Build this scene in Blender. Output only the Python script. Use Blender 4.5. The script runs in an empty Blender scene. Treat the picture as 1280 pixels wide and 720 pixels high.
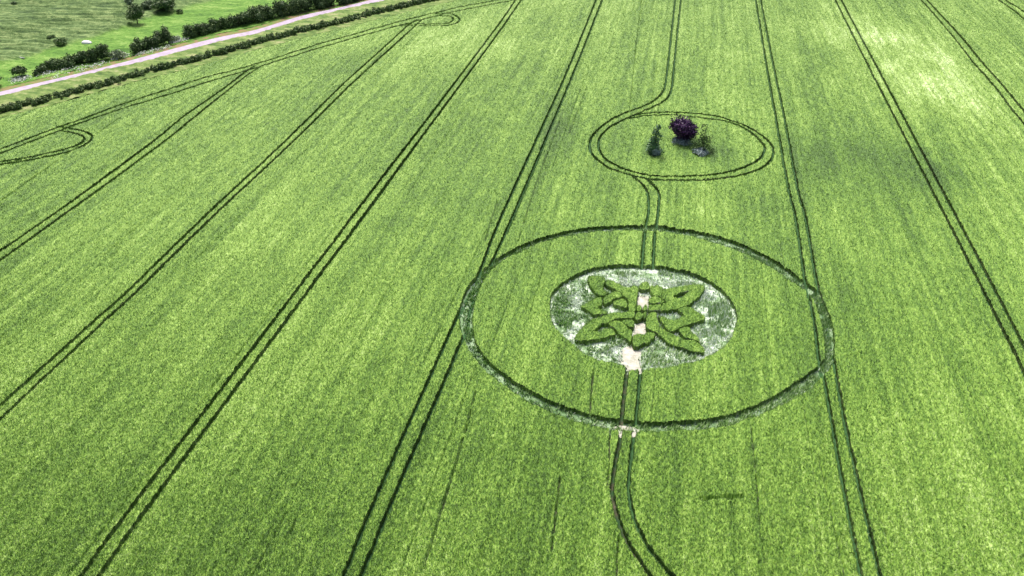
import bpy, math, random
import numpy as np
from mathutils import Matrix, Vector
random.seed(7); rng = np.random.default_rng(11)
C = bpy.context.scene.collection

# ------------------------------------------------------------------ camera
F, PITCH, ROLL, YAW, HC = 1070.02, math.radians(32.25), math.radians(-0.18), math.radians(11.07), 64.75
ZC = 0.75                       # height of the standing crop
CAMZ = HC + ZC
def _axes():
    Fw = np.array([0, math.cos(PITCH), -math.sin(PITCH)]); U = np.array([0, math.sin(PITCH), math.cos(PITCH)]); R = np.array([1., 0, 0])
    c, s = math.cos(ROLL), math.sin(ROLL)
    X = c*R + s*U; Y = -s*R + c*U
    cy, sy = math.cos(YAW), math.sin(YAW)
    Rz = np.array([[cy, -sy, 0], [sy, cy, 0], [0, 0, 1]])
    return Rz@X, Rz@Y, Rz@Fw
AX, AY, AF = _axes()
def ground(px, py, z=ZC):
    """survey helper: the point of the level z seen at a place in the survey photograph"""
    px = np.asarray(px, float); py = np.asarray(py, float)
    d = ((px-640)/F)[..., None]*AX + (-(py-360)/F)[..., None]*AY + AF
    t = (z-CAMZ)/d[..., 2]
    return np.stack([d[..., 0]*t, d[..., 1]*t], -1)
cam = bpy.data.cameras.new('camera'); cam.lens = 36*F/1280; cam.sensor_width = 36; cam.clip_start = 1; cam.clip_end = 3000
co = bpy.data.objects.new('camera', cam); C.objects.link(co)
M = Matrix([[AX[i], AY[i], -AF[i], 0] for i in range(3)] + [[0, 0, 0, 1]]); M.translation = Vector((0, 0, CAMZ))
co.matrix_world = M; bpy.context.scene.camera = co

# ------------------------------------------------------------------ helpers
def tag(o, label=None, cat=None, group=None, kind=None):
    if label: o['label'] = label
    if cat: o['category'] = cat
    if group: o['group'] = group
    if kind: o['kind'] = kind
    return o
def empty(name, loc):
    o = bpy.data.objects.new(name, None); C.objects.link(o); o.location = loc; return o
def mesh(name, V, faces, mat, parent=None, tint=None, loc=None):
    """V (n,3); faces: list of (m,k) index arrays"""
    me = bpy.data.meshes.new(name)
    V = np.ascontiguousarray(V, np.float32)
    faces = [np.asarray(f, np.int32) for f in faces if len(f)]
    me.vertices.add(len(V)); me.vertices.foreach_set('co', V.ravel())
    idx = np.concatenate([f.ravel() for f in faces]); tot = np.concatenate([np.full(len(f), f.shape[1], np.int32) for f in faces])
    st = np.concatenate([[0], np.cumsum(tot)[:-1]]).astype(np.int32)
    me.loops.add(len(idx)); me.loops.foreach_set('vertex_index', idx)
    me.polygons.add(len(tot)); me.polygons.foreach_set('loop_start', st)
    try: me.polygons.foreach_set('loop_total', tot)
    except Exception: pass
    me.update(calc_edges=True)
    if tint is not None:
        a = me.attributes.new('tint', 'FLOAT', 'POINT'); a.data.foreach_set('value', np.ascontiguousarray(tint, np.float32))
    me.materials.append(mat)
    o = bpy.data.objects.new(name, me); C.objects.link(o)
    if parent is not None: o.parent = parent
    if loc is not None: o.location = loc
    return o
_tabs = {}
def vn(x, y, sx, sy=None, seed=0):
    """value noise 0..1 with cells sx by sy metres"""
    sy = sy or sx
    if seed not in _tabs: _tabs[seed] = np.random.default_rng(100+seed).random((256, 256)).astype(np.float32)
    T = _tabs[seed]
    u = np.asarray(x)/sx+1000; v = np.asarray(y)/sy+1000
    i = np.floor(u).astype(np.int64); j = np.floor(v).astype(np.int64); a = u-i; b = v-j
    a = a*a*(3-2*a); b = b*b*(3-2*b); i0 = i & 255; i1 = (i+1) & 255; j0 = j & 255; j1 = (j+1) & 255
    return (T[i0, j0]*(1-a)+T[i1, j0]*a)*(1-b)+(T[i0, j1]*(1-a)+T[i1, j1]*a)*b
def smooth(P, n=4, closed=False):
    P = np.asarray(P, float)
    if len(P) < 3: return P
    out = []; N = len(P)
    for i in range(N if closed else N-1):
        g = (lambda k: P[k % N]) if closed else (lambda k: P[min(max(k, 0), N-1)])
        p0, p1, p2, p3 = g(i-1), g(i), g(i+1), g(i+2)
        for t in np.arange(n)/n:
            out.append(0.5*((2*p1)+(-p0+p2)*t+(2*p0-5*p1+4*p2-p3)*t*t+(-p0+3*p1-3*p2+p3)*t**3))
    if not closed: out.append(P[-1])
    return np.array(out)
def grow(P, d):
    c = P.mean(0); v = P-c; r = np.linalg.norm(v, axis=1)[:, None]; return c+v*(1+d/r)
def inpoly(x, y, P):
    r = np.zeros(x.shape, bool)
    m = (x > P[:, 0].min()) & (x < P[:, 0].max()) & (y > P[:, 1].min()) & (y < P[:, 1].max())
    xs = x[m]; ys = y[m]; ins = np.zeros(len(xs), bool)
    for i in range(len(P)):
        x1, y1 = P[i]; x2, y2 = P[i-1]
        if y1 == y2: continue
        c = ((y1 > ys) != (y2 > ys)) & (xs < (x2-x1)*(ys-y1)/(y2-y1)+x1)
        ins ^= c
    r[m] = ins; return r
def nearline(x, y, P, w):
    r = np.zeros(x.shape, bool)
    m = np.nonzero(((x > P[:, 0].min()-w) & (x < P[:, 0].max()+w) & (y > P[:, 1].min()-w) & (y < P[:, 1].max()+w)).ravel())[0]
    xs = x.ravel()[m]; ys = y.ravel()[m]; hit = np.zeros(len(m), bool)
    for (x1, y1), (x2, y2) in zip(P[:-1], P[1:]):
        q = np.nonzero((xs > min(x1, x2)-w) & (xs < max(x1, x2)+w) & (ys > min(y1, y2)-w) & (ys < max(y1, y2)+w))[0]
        if not len(q): continue
        dx, dy = x2-x1, y2-y1; L = dx*dx+dy*dy+1e-9
        t = np.clip(((xs[q]-x1)*dx+(ys[q]-y1)*dy)/L, 0, 1)
        d = (xs[q]-x1-t*dx)**2+(ys[q]-y1-t*dy)**2
        hit[q[d < w*w]] = True
    rr = r.ravel(); rr[m] = hit; return rr.reshape(x.shape)

# ------------------------------------------------------------------ materials
def newmat(name):
    m = bpy.data.materials.new(name); m.use_nodes = True; nt = m.node_tree
    return m, nt, nt.nodes['Principled BSDF']
def ramp(nt, fac, stops):
    r = nt.nodes.new('ShaderNodeValToRGB'); e = r.color_ramp.elements
    while len(e) < len(stops): e.new(0.5)
    for k, (p, c) in enumerate(stops): e[k].position = p; e[k].color = (*c, 1)
    nt.links.new(fac, r.inputs[0]); return r.outputs[0]
def noise(nt, scale, detail=3, rough=0.6, stretch=None):
    g = nt.nodes.new('ShaderNodeNewGeometry'); n = nt.nodes.new('ShaderNodeTexNoise')
    n.inputs['Scale'].default_value = scale; n.inputs['Detail'].default_value = detail; n.inputs['Roughness'].default_value = rough
    mp = nt.nodes.new('ShaderNodeMapping'); nt.links.new(g.outputs['Position'], mp.inputs['Vector'])
    if stretch: mp.inputs['Scale'].default_value = stretch[:3]; mp.inputs['Rotation'].default_value = (0, 0, stretch[3] if len(stretch) > 3 else 0)
    nt.links.new(mp.outputs[0], n.inputs['Vector']); return n.outputs['Fac']
def math_(nt, op, a, b):
    m = nt.nodes.new('ShaderNodeMath'); m.operation = op
    for k, v in enumerate((a, b)):
        if isinstance(v, (int, float)): m.inputs[k].default_value = v
        else: nt.links.new(v, m.inputs[k])
    return m.outputs[0]
def tint_mat(name, stops, rough=0.7, sheen=0.0, transl=0.0, spec=0.3):
    m, nt, b = newmat(name)
    a = nt.nodes.new('ShaderNodeAttribute'); a.attribute_name = 'tint'
    c = ramp(nt, a.outputs['Fac'], stops)
    nt.links.new(c, b.inputs['Base Color']); b.inputs['Roughness'].default_value = rough
    b.inputs['Specular IOR Level'].default_value = spec
    if sheen: b.inputs['Sheen Weight'].default_value = sheen; b.inputs['Sheen Roughness'].default_value = 0.5; b.inputs['Sheen Tint'].default_value = (0.85, 1, 0.8, 1)
    return m
def noise_mat(name, stops, scale, detail=4, rough=0.9, bump=0.0, stretch=None, scale2=None):
    m, nt, b = newmat(name)
    f = noise(nt, scale, detail, 0.65, stretch)
    if scale2:
        f2 = noise(nt, scale2, 3, 0.6, None)
        f = math_(nt, 'ADD', math_(nt, 'MULTIPLY', f, 0.6), math_(nt, 'MULTIPLY', f2, 0.4))
    nt.links.new(ramp(nt, f, stops), b.inputs['Base Color']); b.inputs['Roughness'].default_value = rough
    b.inputs['Specular IOR Level'].default_value = 0.2
    if bump:
        bp = nt.nodes.new('ShaderNodeBump'); bp.inputs['Strength'].default_value = bump; bp.inputs['Distance'].default_value = 0.3
        nt.links.new(f, bp.inputs['Height']); nt.links.new(bp.outputs[0], b.inputs['Normal'])
    return m
MT = {}
CROP = [(0.0, (0.036, 0.090, 0.008)), (0.25, (0.085, 0.180, 0.016)), (0.50, (0.182, 0.308, 0.042)), (0.75, (0.340, 0.480, 0.145)), (1.0, (0.64, 0.75, 0.46))]
MT['crop'] = tint_mat('young_wheat', CROP, 0.6, 0.33, spec=0.1)
MT['leaf'] = tint_mat('hedge_leaf', [(0, (0.030, 0.062, 0.022)), (0.5, (0.085, 0.15, 0.045)), (1, (0.30, 0.40, 0.15))], 0.6)
MT['scrub'] = tint_mat('pale_scrub', [(0, (0.06, 0.10, 0.05)), (0.6, (0.15, 0.21, 0.10)), (1, (0.4, 0.45, 0.36))], 0.7)
MT['purple'] = tint_mat('purple_leaf', [(0, (0.014, 0.008, 0.028)), (0.5, (0.050, 0.017, 0.082)), (1, (0.20, 0.04, 0.19))], 0.5)
MT['conifer'] = tint_mat('dark_needle', [(0, (0.04, 0.10, 0.055)), (0.5, (0.12, 0.22, 0.11)), (1, (0.30, 0.44, 0.24))], 0.6)
MT['lightleaf'] = tint_mat('light_leaf', [(0, (0.03, 0.07, 0.02)), (0.6, (0.09, 0.16, 0.05)), (1, (0.2, 0.3, 0.1))], 0.6)
MT['silver'] = tint_mat('silver_leaf', [(0, (0.08, 0.12, 0.12)), (0.5, (0.24, 0.31, 0.32)), (1, (0.70, 0.75, 0.78))], 0.6)
MT['flower'] = tint_mat('white_flower', [(0, (0.12, 0.18, 0.1)), (0.5, (0.35, 0.4, 0.33)), (1, (0.7, 0.72, 0.7))], 0.7)
MT['bark'] = noise_mat('bark', [(0.3, (0.05, 0.04, 0.03)), (0.7, (0.14, 0.12, 0.10))], 8)
MT['weed'] = tint_mat('trampled_crop', [(0, (0.07, 0.15, 0.035)), (0.40, (0.18, 0.33, 0.08)), (0.70, (0.36, 0.50, 0.24)), (1, (0.78, 0.84, 0.77))], 0.65)
MT['soil'] = noise_mat('field_soil', [(0.3, (0.03, 0.045, 0.025)), (0.7, (0.08, 0.085, 0.05))], 2.0)
MT['track'] = noise_mat('trodden_soil', [(0.3, (0.018, 0.060, 0.022)), (0.7, (0.045, 0.115, 0.035))], 1.6)
MT['path'] = noise_mat('trodden_path', [(0.40, (0.02, 0.06, 0.02)), (0.60, (0.06, 0.06, 0.035)), (0.78, (0.12, 0.10, 0.08))], 0.5)
MT['clearing'] = noise_mat('pale_lodged_straw', [(0.38, (0.08, 0.16, 0.055)), (0.48, (0.19, 0.29, 0.15)), (0.55, (0.44, 0.52, 0.43)), (0.68, (0.68, 0.72, 0.71))], 0.45, 6, 0.9, 0.5, None, 2.6)
MT['ring'] = noise_mat('green_lodged_straw', [(0.40, (0.06, 0.13, 0.045)), (0.50, (0.15, 0.24, 0.12)), (0.60, (0.30, 0.40, 0.27)), (0.74, (0.50, 0.56, 0.51))], 0.22, 6, 0.9, 0.5, None, 2.6)
MT['chalk'] = noise_mat('bare_chalk', [(0.3, (0.26, 0.27, 0.20)), (0.5, (0.42, 0.41, 0.36)), (0.7, (0.56, 0.545, 0.52))], 1.0, 6, 0.9, 0.6)
MT['road'] = noise_mat('gravel_road', [(0.3, (0.28, 0.235, 0.31)), (0.7, (0.46, 0.39, 0.51))], 0.7, 6)
MT['redverge'] = noise_mat('reddish_verge', [(0.42, (0.09, 0.19, 0.03)), (0.6, (0.22, 0.16, 0.08))], 0.5, 4)
MT['bale'] = noise_mat('white_wrap', [(0.3, (0.75, 0.72, 0.76)), (0.7, (0.85, 0.83, 0.86))], 3)
MT['stone'] = noise_mat('pale_stone', [(0.3, (0.35, 0.34, 0.33)), (0.7, (0.6, 0.6, 0.6))], 3)

# ------------------------------------------------------------------ the survey of the field (traced outlines on the canopy level)
def PX(pts, o=(0, 0), s=1.0): return [(o[0]+x/s, o[1]+y/s) for x, y in pts]
def W(pts, closed=False, n=4, z=ZC):
    P = smooth(pts, n, closed); return ground(P[:, 0], P[:, 1], z)
z5 = ((560, 270), 2.483); z6 = ((800, 270), 2.483)
OUT = PX([(646, 27), (450, 33), (350, 50), (250, 80), (160, 125), (100, 175), (60, 220), (38, 280), (38, 340), (60, 400), (100, 460), (160, 510), (230, 560), (330, 610), (430, 640), (520, 658)], *z5) + \
      PX([(0, 664), (120, 662), (250, 650), (350, 620), (450, 575), (530, 530), (562, 495), (592, 465), (603, 430), (603, 370), (595, 320), (578, 280), (555, 235), (500, 193), (440, 150), (380, 115), (290, 75), (200, 50), (100, 35)], *z6)
INN = PX([(646, 42), (500, 42), (400, 52), (300, 75), (230, 105), (170, 135), (120, 180), (95, 230), (78, 290), (76, 340), (87, 390), (120, 440), (170, 485), (240, 530), (320, 572), (400, 600), (500, 625), (640, 638)], *z5) + \
      PX([(100, 636), (200, 628), (300, 606), (400, 566), (480, 518), (530, 482), (556, 462), (574, 440), (575, 400), (566, 340), (553, 290), (530, 240), (480, 205), (420, 165), (350, 125), (280, 95), (200, 70), (120, 52), (60, 45)], *z6)
DISC = PX([(115, 290), (125, 240), (160, 200), (200, 170), (260, 135), (330, 108), (410, 92), (500, 85), (600, 88), (700, 95), (780, 108), (860, 128), (940, 160), (1000, 195), (1050, 240), (1085, 290), (1105, 340), (1107, 380), (1095, 420), (1075, 470), (1040, 510), (990, 545), (920, 580), (850, 602), (760, 620), (680, 628), (600, 636), (530, 640), (522, 622), (470, 605), (400, 590), (350, 575), (290, 545), (240, 500), (190, 460), (150, 420), (125, 370)], (660, 310), 4.236)
OUTW, INNW, DISCW = W(OUT, True, 3), W(INN, True, 3), W(DISC, True, 3)
TL = [  # wheel tracks: pairs of left and right wheel
 [[(662, -25), (644, 0), (600, 61), (372, 360), (174, 620), (100, 720), (60, 775)], [(669, -25), (651, 0), (600, 72), (387, 360), (194, 620), (122.5, 720), (85, 775)]],
 [[(755, -25), (745, 0), (704, 100), (626.5, 270), (600, 338), (573, 392), (470, 620), (429, 720), (405, 775)], [(762, -25), (752.5, 0), (713, 100), (640.5, 270), (619, 318), (600, 352), (585, 392), (577, 425), (492.5, 620), (451, 720), (428, 775)]],
 [[(847, -25), (844, 0), (835, 80), (832, 102), (829, 113), (820, 123), (804, 132), (775.5, 143), (758, 153), (742, 167), (737, 180), (741, 193), (758, 207), (775.5, 214), (804, 222), (831, 224), (875.5, 224), (909, 221), (935.5, 215.5), (955.5, 207), (965.5, 195.5), (965.5, 182), (955.5, 171), (942, 162), (920, 152), (893, 144), (862, 140.5), (831, 139.5), (809, 140.5), (790, 144)],
  [(854, -25), (851, 0), (842.7, 80), (840, 107), (835.5, 120), (824, 129), (804, 138), (778, 150), (760, 160), (749, 173), (749, 187), (760, 200), (782, 211), (809, 218), (842, 219.5), (880, 218), (909, 214.5), (931, 208), (949, 198), (956, 187), (953, 178), (938, 164.5), (915.5, 153), (893, 149), (862, 144.5), (835.5, 143), (809, 143.5), (787, 147.5)]],
 [[(788, 218), (793, 221), (802, 229), (809, 239), (811, 260), (808, 278), (806.5, 287), (802.5, 332)], [(800, 221), (808, 223), (815.5, 229), (823, 239), (824, 250), (821, 278), (819, 287), (816, 332)]],
 [[(785, 455), (784, 460), (776, 530), (775, 546), (769, 579), (765, 610), (769, 634.5), (779.5, 665), (795, 692.5), (814.5, 720), (850, 765)], [(802, 455), (801, 460), (794, 530), (792, 544), (788.6, 573), (785.5, 604), (788.6, 631), (799, 662), (816, 689.5), (842, 720), (880, 765)]],
 [[(940, -25), (944.7, 0), (958, 80), (971, 153), (986.7, 239), (994.5, 270), (1006, 346), (1013.5, 379), (1019.5, 411), (1023.5, 447), (1031.6, 479), (1045.7, 559), (1057, 620), (1077, 720), (1088, 775)], [(946, -25), (951, 0), (966.7, 80), (982, 153), (998, 239), (1007, 270), (1020.7, 350), (1027.5, 375), (1037.6, 423), (1045.7, 471), (1059.8, 544), (1077, 620), (1100, 720), (1113, 775)]],
 [[(1032, -25), (1044.5, 0), (1100, 110), (1218, 340), (1280, 464), (1330, 565)], [(1039, -25), (1052, 0), (1110.5, 110), (1233, 340), (1280, 431), (1335, 540)]],
 [[(1130, -25), (1152, 0), (1187, 39), (1218, 79), (1243.5, 107), (1260, 129), (1280, 154), (1330, 215)], [(1137, -25), (1159, 0), (1201, 45), (1229, 79), (1255, 108), (1280, 138), (1335, 203)]],
 [[(1220, -20), (1249, 0), (1266, 11), (1280, 22.5), (1330, 66)], [(1229, -20), (1257.5, 0), (1280, 14), (1335, 58)]],
 [[(522, 24), (510, 31), (475, 63), (425, 108), (352, 180), (260, 265), (162, 360), (140, 380), (0, 505), (-60, 558)], [(530, 24), (522, 29), (485, 63), (435, 108), (362.5, 180), (272, 264), (176, 358), (155, 378), (0, 522), (-60, 576)]],
 [[(318, 82), (310, 87), (275, 113), (225, 148), (187.5, 179), (77, 260), (0, 312.5), (-60, 354)], [(326, 82), (320, 86), (300, 100), (250, 140), (200, 179.5), (90, 260), (0, 324), (-60, 366)]],
 [[(-60, 204), (0, 186), (39, 171), (78, 156), (100, 149), (150, 130), (200, 114), (250, 98), (300, 85), (350, 70), (400, 54), (450, 40), (500, 26), (537, 17), (575, 8), (620, 0), (700, -16)], [(-60, 211), (0, 191), (39, 176), (78, 161), (112, 148.5), (162, 132), (212, 117), (262, 101), (300, 90), (350, 74.5), (400, 59), (462, 41), (512, 28), (550, 18), (587, 10), (625, 3), (705, -12)]],
 [[(78, 158), (91, 160), (105, 163.6), (115, 169.5), (111, 177), (97, 185), (78, 191), (49, 197), (19, 201.5), (0, 205), (-60, 216)], [(78, 163), (93, 165.5), (105, 171), (101, 178), (84, 185), (58, 191), (29, 197), (0, 201), (-60, 211)]],
 [[(490, 32), (530, 31.5), (560, 31), (572, 27.5), (574, 22.5), (565, 17), (545, 16)], [(500, 30), (525, 29.5), (555, 29), (566, 25), (564, 20.5), (550, 19)]],
]
def extend(P, t):
    P = W(P, False, 3) if not isinstance(P, np.ndarray) else P
    off = lambda q: q[0] < -40 or q[0] > 1310 or q[1] < -10 or q[1] > 740
    if off(t[0]): d = P[0]-P[3]; P = np.vstack([P[0]+d/np.linalg.norm(d)*45, P])
    if off(t[-1]): d = P[-1]-P[-4]; P = np.vstack([P, P[-1]+d/np.linalg.norm(d)*45])
    return P
TW = [[extend(t, t) for t in pair] for pair in TL]
THIN = [[(762.6, 530), (762, 570), (760, 604)], [(773, 671), (771, 720), (768, 770)], [(597, 480), (572, 570), (530, 705)], [(940, 535), (947, 600), (952, 670)], [(1025, 570), (1040, 640), (1058, 720)],
 [(1092, 625), (1105, 655), (1113, 690)], [(700, 595), (695, 640), (690, 685)], [(742, 455), (737, 525)], [(802, 0), (795, 60), (787, 138)], [(1185, 85), (1235, 130), (1285, 182)], [(700, 150), (670, 230), (648, 300)],
 [(150, 146), (100, 180), (0, 250)], [(733, 110), (712, 165)], [(622, 250), (606, 300)], [(375, 640), (362, 665)]]
THINW = [W(t, False, 3) for t in THIN]
GASH = W([(878, 622), (900, 620), (926, 619)])
# motif pieces of standing crop
zA, zB, zC, zD = ((710, 335), 12), ((790, 335), 12), ((710, 385), 12), ((790, 385), 12)
PET = [
 ('upper left leaf-shaped block of standing crop in the knot pattern, near the dark back rim', [PX([(305, 120), (400, 105), (520, 112), (555, 150), (550, 200), (525, 250), (550, 320), (610, 350), (560, 385), (520, 400), (470, 400), (420, 365), (370, 290), (320, 215)], *zA)]),
 ('long band of standing crop at upper left, bending down along the centre path', [PX([(565, 185), (610, 165), (670, 172), (720, 212), (800, 240), (870, 275), (920, 280), (990, 250), (1040, 270), (1055, 310), (1040, 380), (1030, 440), (1032, 540), (1010, 635), (920, 630), (905, 590), (900, 480), (870, 430), (830, 405), (790, 355), (720, 315), (690, 300), (640, 275), (570, 240)], *zA)]),
 ('rounded lobe of standing crop in the middle of the left half of the knot', [PX([(545, 430), (590, 390), (640, 370), (720, 340), (780, 360), (815, 405), (770, 430), (700, 440), (650, 480), (600, 510), (560, 530), (535, 490)], *zA)]),
 ('small oval tuft of standing crop beside the left of the centre path', [PX([(690, 490), (740, 465), (800, 450), (850, 470), (882, 520), (885, 580), (820, 570), (740, 545), (690, 520)], *zA)]),
 ('pointed leaf of standing crop jutting out at the left middle of the knot', [PX([(205, 560), (270, 520), (350, 470), (420, 435), (500, 430), (515, 470), (500, 540), (455, 560), (470, 600), (540, 620), (590, 650), (560, 680), (500, 670), (440, 680), (380, 680), (300, 620), (240, 590)], *zA)]),
 ('large lower left leaf of standing crop with a narrow slit in it', [PX([(105, 430), (150, 370), (200, 300), (280, 210), (360, 160), (430, 145), (500, 115), (540, 100), (620, 70), (720, 60), (800, 50), (900, 45), (985, 50), (1000, 110), (960, 145), (850, 145), (780, 145), (700, 155), (620, 195), (560, 225), (510, 225), (490, 260), (420, 300), (385, 325), (480, 322), (560, 292), (620, 277), (660, 300), (690, 330), (715, 370), (700, 385), (620, 400), (560, 430), (480, 440), (400, 455), (300, 465), (200, 468), (130, 465)], *zC)]),
 ('curved band of standing crop crossing in front of the large lower left leaf', [PX([(610, 220), (640, 195), (700, 180), (770, 185), (830, 220), (900, 285), (945, 330), (955, 400), (945, 490), (925, 505), (880, 455), (820, 410), (760, 370), (730, 320), (690, 285), (640, 255)], *zC)]),
 ('small round tuft of standing crop just left of the lower bare centre patch', [PX([(815, 190), (850, 168), (900, 162), (970, 172), (990, 220), (975, 265), (940, 275), (890, 250), (840, 215)], *zC)]),
 ('rounded block of standing crop at the foot of the knot, above the bare chalk entrance', [PX([(20, 400), (110, 382), (180, 395), (230, 355), (290, 350), (345, 390), (320, 440), (270, 480), (220, 510), (170, 520), (130, 560), (60, 570), (20, 550)], *zD)]),
 ('long lower right arm of standing crop running from the centre to the pointed tip', [PX([(225, 130), (265, 65), (350, 55), (375, 90), (375, 140), (405, 205), (445, 270), (500, 320), (570, 362), (640, 395), (720, 435), (800, 462), (900, 475), (980, 500), (1030, 535), (1085, 600), (1075, 650), (980, 640), (880, 640), (760, 590), (640, 550), (560, 520), (490, 460), (420, 400), (340, 345), (260, 310), (220, 270)], *zD)]),
 ('right middle leaf of standing crop with a pointed end and an open left corner', [PX([(690, 20), (780, -25), (860, -20), (950, 30), (1050, 90), (1090, 120), (1070, 160), (980, 190), (880, 230), (760, 270), (660, 310), (590, 345), (530, 305), (485, 240), (440, 185), (400, 110), (480, 115), (600, 165), (700, 142), (775, 98), (720, 50)], *zD)]),
 ('short spur of standing crop between the two right hand tips of the knot', [PX([(700, 320), (760, 290), (820, 280), (870, 300), (900, 360), (960, 400), (1000, 450), (1010, 490), (900, 455), (800, 440), (760, 390)], *zD)]),
 ('wide upper right leaf of standing crop with a slit near its outer end', [PX([(280, 270), (340, 250), (420, 270), (500, 300), (600, 290), (720, 270), (860, 250), (980, 240), (1060, 250), (1085, 290), (1060, 350), (1000, 420), (930, 480), (860, 540), (780, 570), (680, 600), (600, 610), (500, 620), (380, 630), (260, 620), (265, 545), (420, 535), (510, 495), (450, 435), (330, 400), (290, 350)], *zB), PX([(635, 405), (740, 362), (850, 335), (810, 385), (720, 432), (650, 432)], *zB)]),
 ('small wedge of standing crop tucked under the wide upper right leaf', [PX([(270, 445), (340, 415), (430, 450), (485, 490), (420, 510), (320, 515), (268, 505)], *zB)]),
 ('upright tuft of standing crop at the head of the centre path', [PX([(122, 250), (170, 200), (230, 200), (260, 250), (255, 300), (215, 310), (160, 310), (125, 300)], *zB)]),
 ('twin tufts of standing crop between the two bare centre patches', [PX([(55, 560), (110, 545), (140, 580), (130, 625), (70, 620)], *zB), None, PX([(175, 560), (222, 560), (225, 625), (165, 625)], *zB)]),
 ('low pair of tufts of standing crop behind the lower bare centre patch', [PX([(50, 100), (100, 52), (150, 70), (155, 130), (100, 165), (50, 155)], *zD), None, PX([(175, 60), (220, 60), (210, 140), (172, 140)], *zD)]),
]
PETW = [(lab, [None if p is None else W(p, True, 3) for p in ps]) for lab, ps in PET]

# field boundary on the road side (crop begins right of / below it)
BND = [(-120, 182), (-60, 164), (0, 146), (60, 131), (120, 115), (180, 98), (240, 84), (320, 61), (400, 41), (480, 21), (560, 2), (640, -17), (740, -42)]
BW = W(BND, False, 2)
FIELD = np.vstack([BW, [[400, 520], [400, 10], [-120, 10], [BW[0, 0]-60, BW[0, 1]-60]]])

# ------------------------------------------------------------------ standing crop
def canopy(x, y, amp=0.15):
    und = vn(x, y, 5.0, 9.0, 1)-0.5; row2 = vn(x, y, 1.1, 60, 33)-0.5
    fine = vn(x, y, 0.45, 0.6, 2)-0.5
    row = vn(x, y, 0.7, 26, 3)-0.5
    return ZC-0.12+0.10*und+0.13*fine+0.13*row+0.10*row2+amp*(rng.random(x.shape)-0.5)
def blob(x, y, px, py, rx, ry):
    c = ground(px, py); return np.exp(-(((x-c[0])/rx)**2+((y-c[1])/ry)**2))
def tintf(x, y):
    t = 0.40+0.13*(vn(x, y, 9, 22, 5)-0.5)+0.13*(vn(x, y, 1.3, 40, 6)-0.5)+0.21*(vn(x, y, 0.45, 22, 7)-0.5)+0.07*(vn(x, y, 4, 90, 19)-0.5)+0.07*(vn(x, y, 2.6, 4.5, 8)-0.5)
    g = np.clip((np.hypot(x, y)-60)/120, 0, 1)
    t += 0.55*(vn(x, y, .13, .26, 18)-0.5)*(1-.5*g)+0.26*(vn(x, y, .34, .9, 28)-0.5)*(.15+.85*g)+0.14*(vn(x, y, .7, 2.6, 29)-0.5)*g
    t += 0.10*(vn(x, y, 30, 45, 9)-0.5)
    for px, py, rx, ry, a in [(1110, 60, 16, 30, .14), (1165, 110, 12, 16, .10), (1080, 205, 20, 12, -.12), (1170, 205, 12, 10, -.06), (860, 300, 14, 9, -.05), (1100, 60, 10, 5, -.05), (620, 55, 14, 20, .07), (480, 60, 25, 30, .05), (1060, 390, 12, 22, -.04), (1220, 620, 10, 12, .03), (930, 120, 9, 14, .06), (860, 60, 8, 14, -.05), (700, 165, 6, 14, -.08), (850, 240, 20, 8, -.05), (800, 620, 20, 12, -.05), (300, 640, 18, 14, -.03), (1180, 560, 12, 14, .02), (250, 330, 40, 30, .03), (1120, 50, 45, 60, .09), (760, 30, 60, 45, .06), (350, 60, 60, 40, .05), (850, 186, 8, 4, -.10), (896, 188, 3, 3, -.08)]:  # final dark entries paint the loop trees' shade into the crop tint
        t += (1.5 if a < 0 else 1.1)*a*blob(x, y, px, py, rx, ry)*(0.5+1.0*vn(x, y, 5, 9, 12))  # broad pale blobs on the far field paint its grazing sheen as tint
    return t
def dips(X, Y):
    D = np.zeros(X.shape, np.float32)
    for P in THINW: D = np.maximum(D, 0.62*nearline(X+.12*(vn(X, Y, .5, .7, 27)-.5), Y, P, 0.12)*(vn(X, Y, 0.8, 1.2, 25) > 0.25))
    for P, a, w_ in FAINT: D = np.maximum(D, a*nearline(X, Y, P, w_))
    D = np.maximum(D, 0.55*nearline(X+.3*(vn(X, Y, .5, .5, 24)-.5), Y+.3*(vn(X, Y, .4, .4, 26)-.5), GASH, 0.24))
    return D
FAINT = []
_r = np.random.default_rng(3)
for _k in range(150):
    _x = _r.uniform(-190, 100); _y = _r.uniform(40, 260); _l = _r.uniform(10, 60)
    FAINT.append((np.array([[_x, _y], [_x+_r.uniform(-.3, .3), _y+_l]]), _r.uniform(.14, .30), .09))
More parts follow.
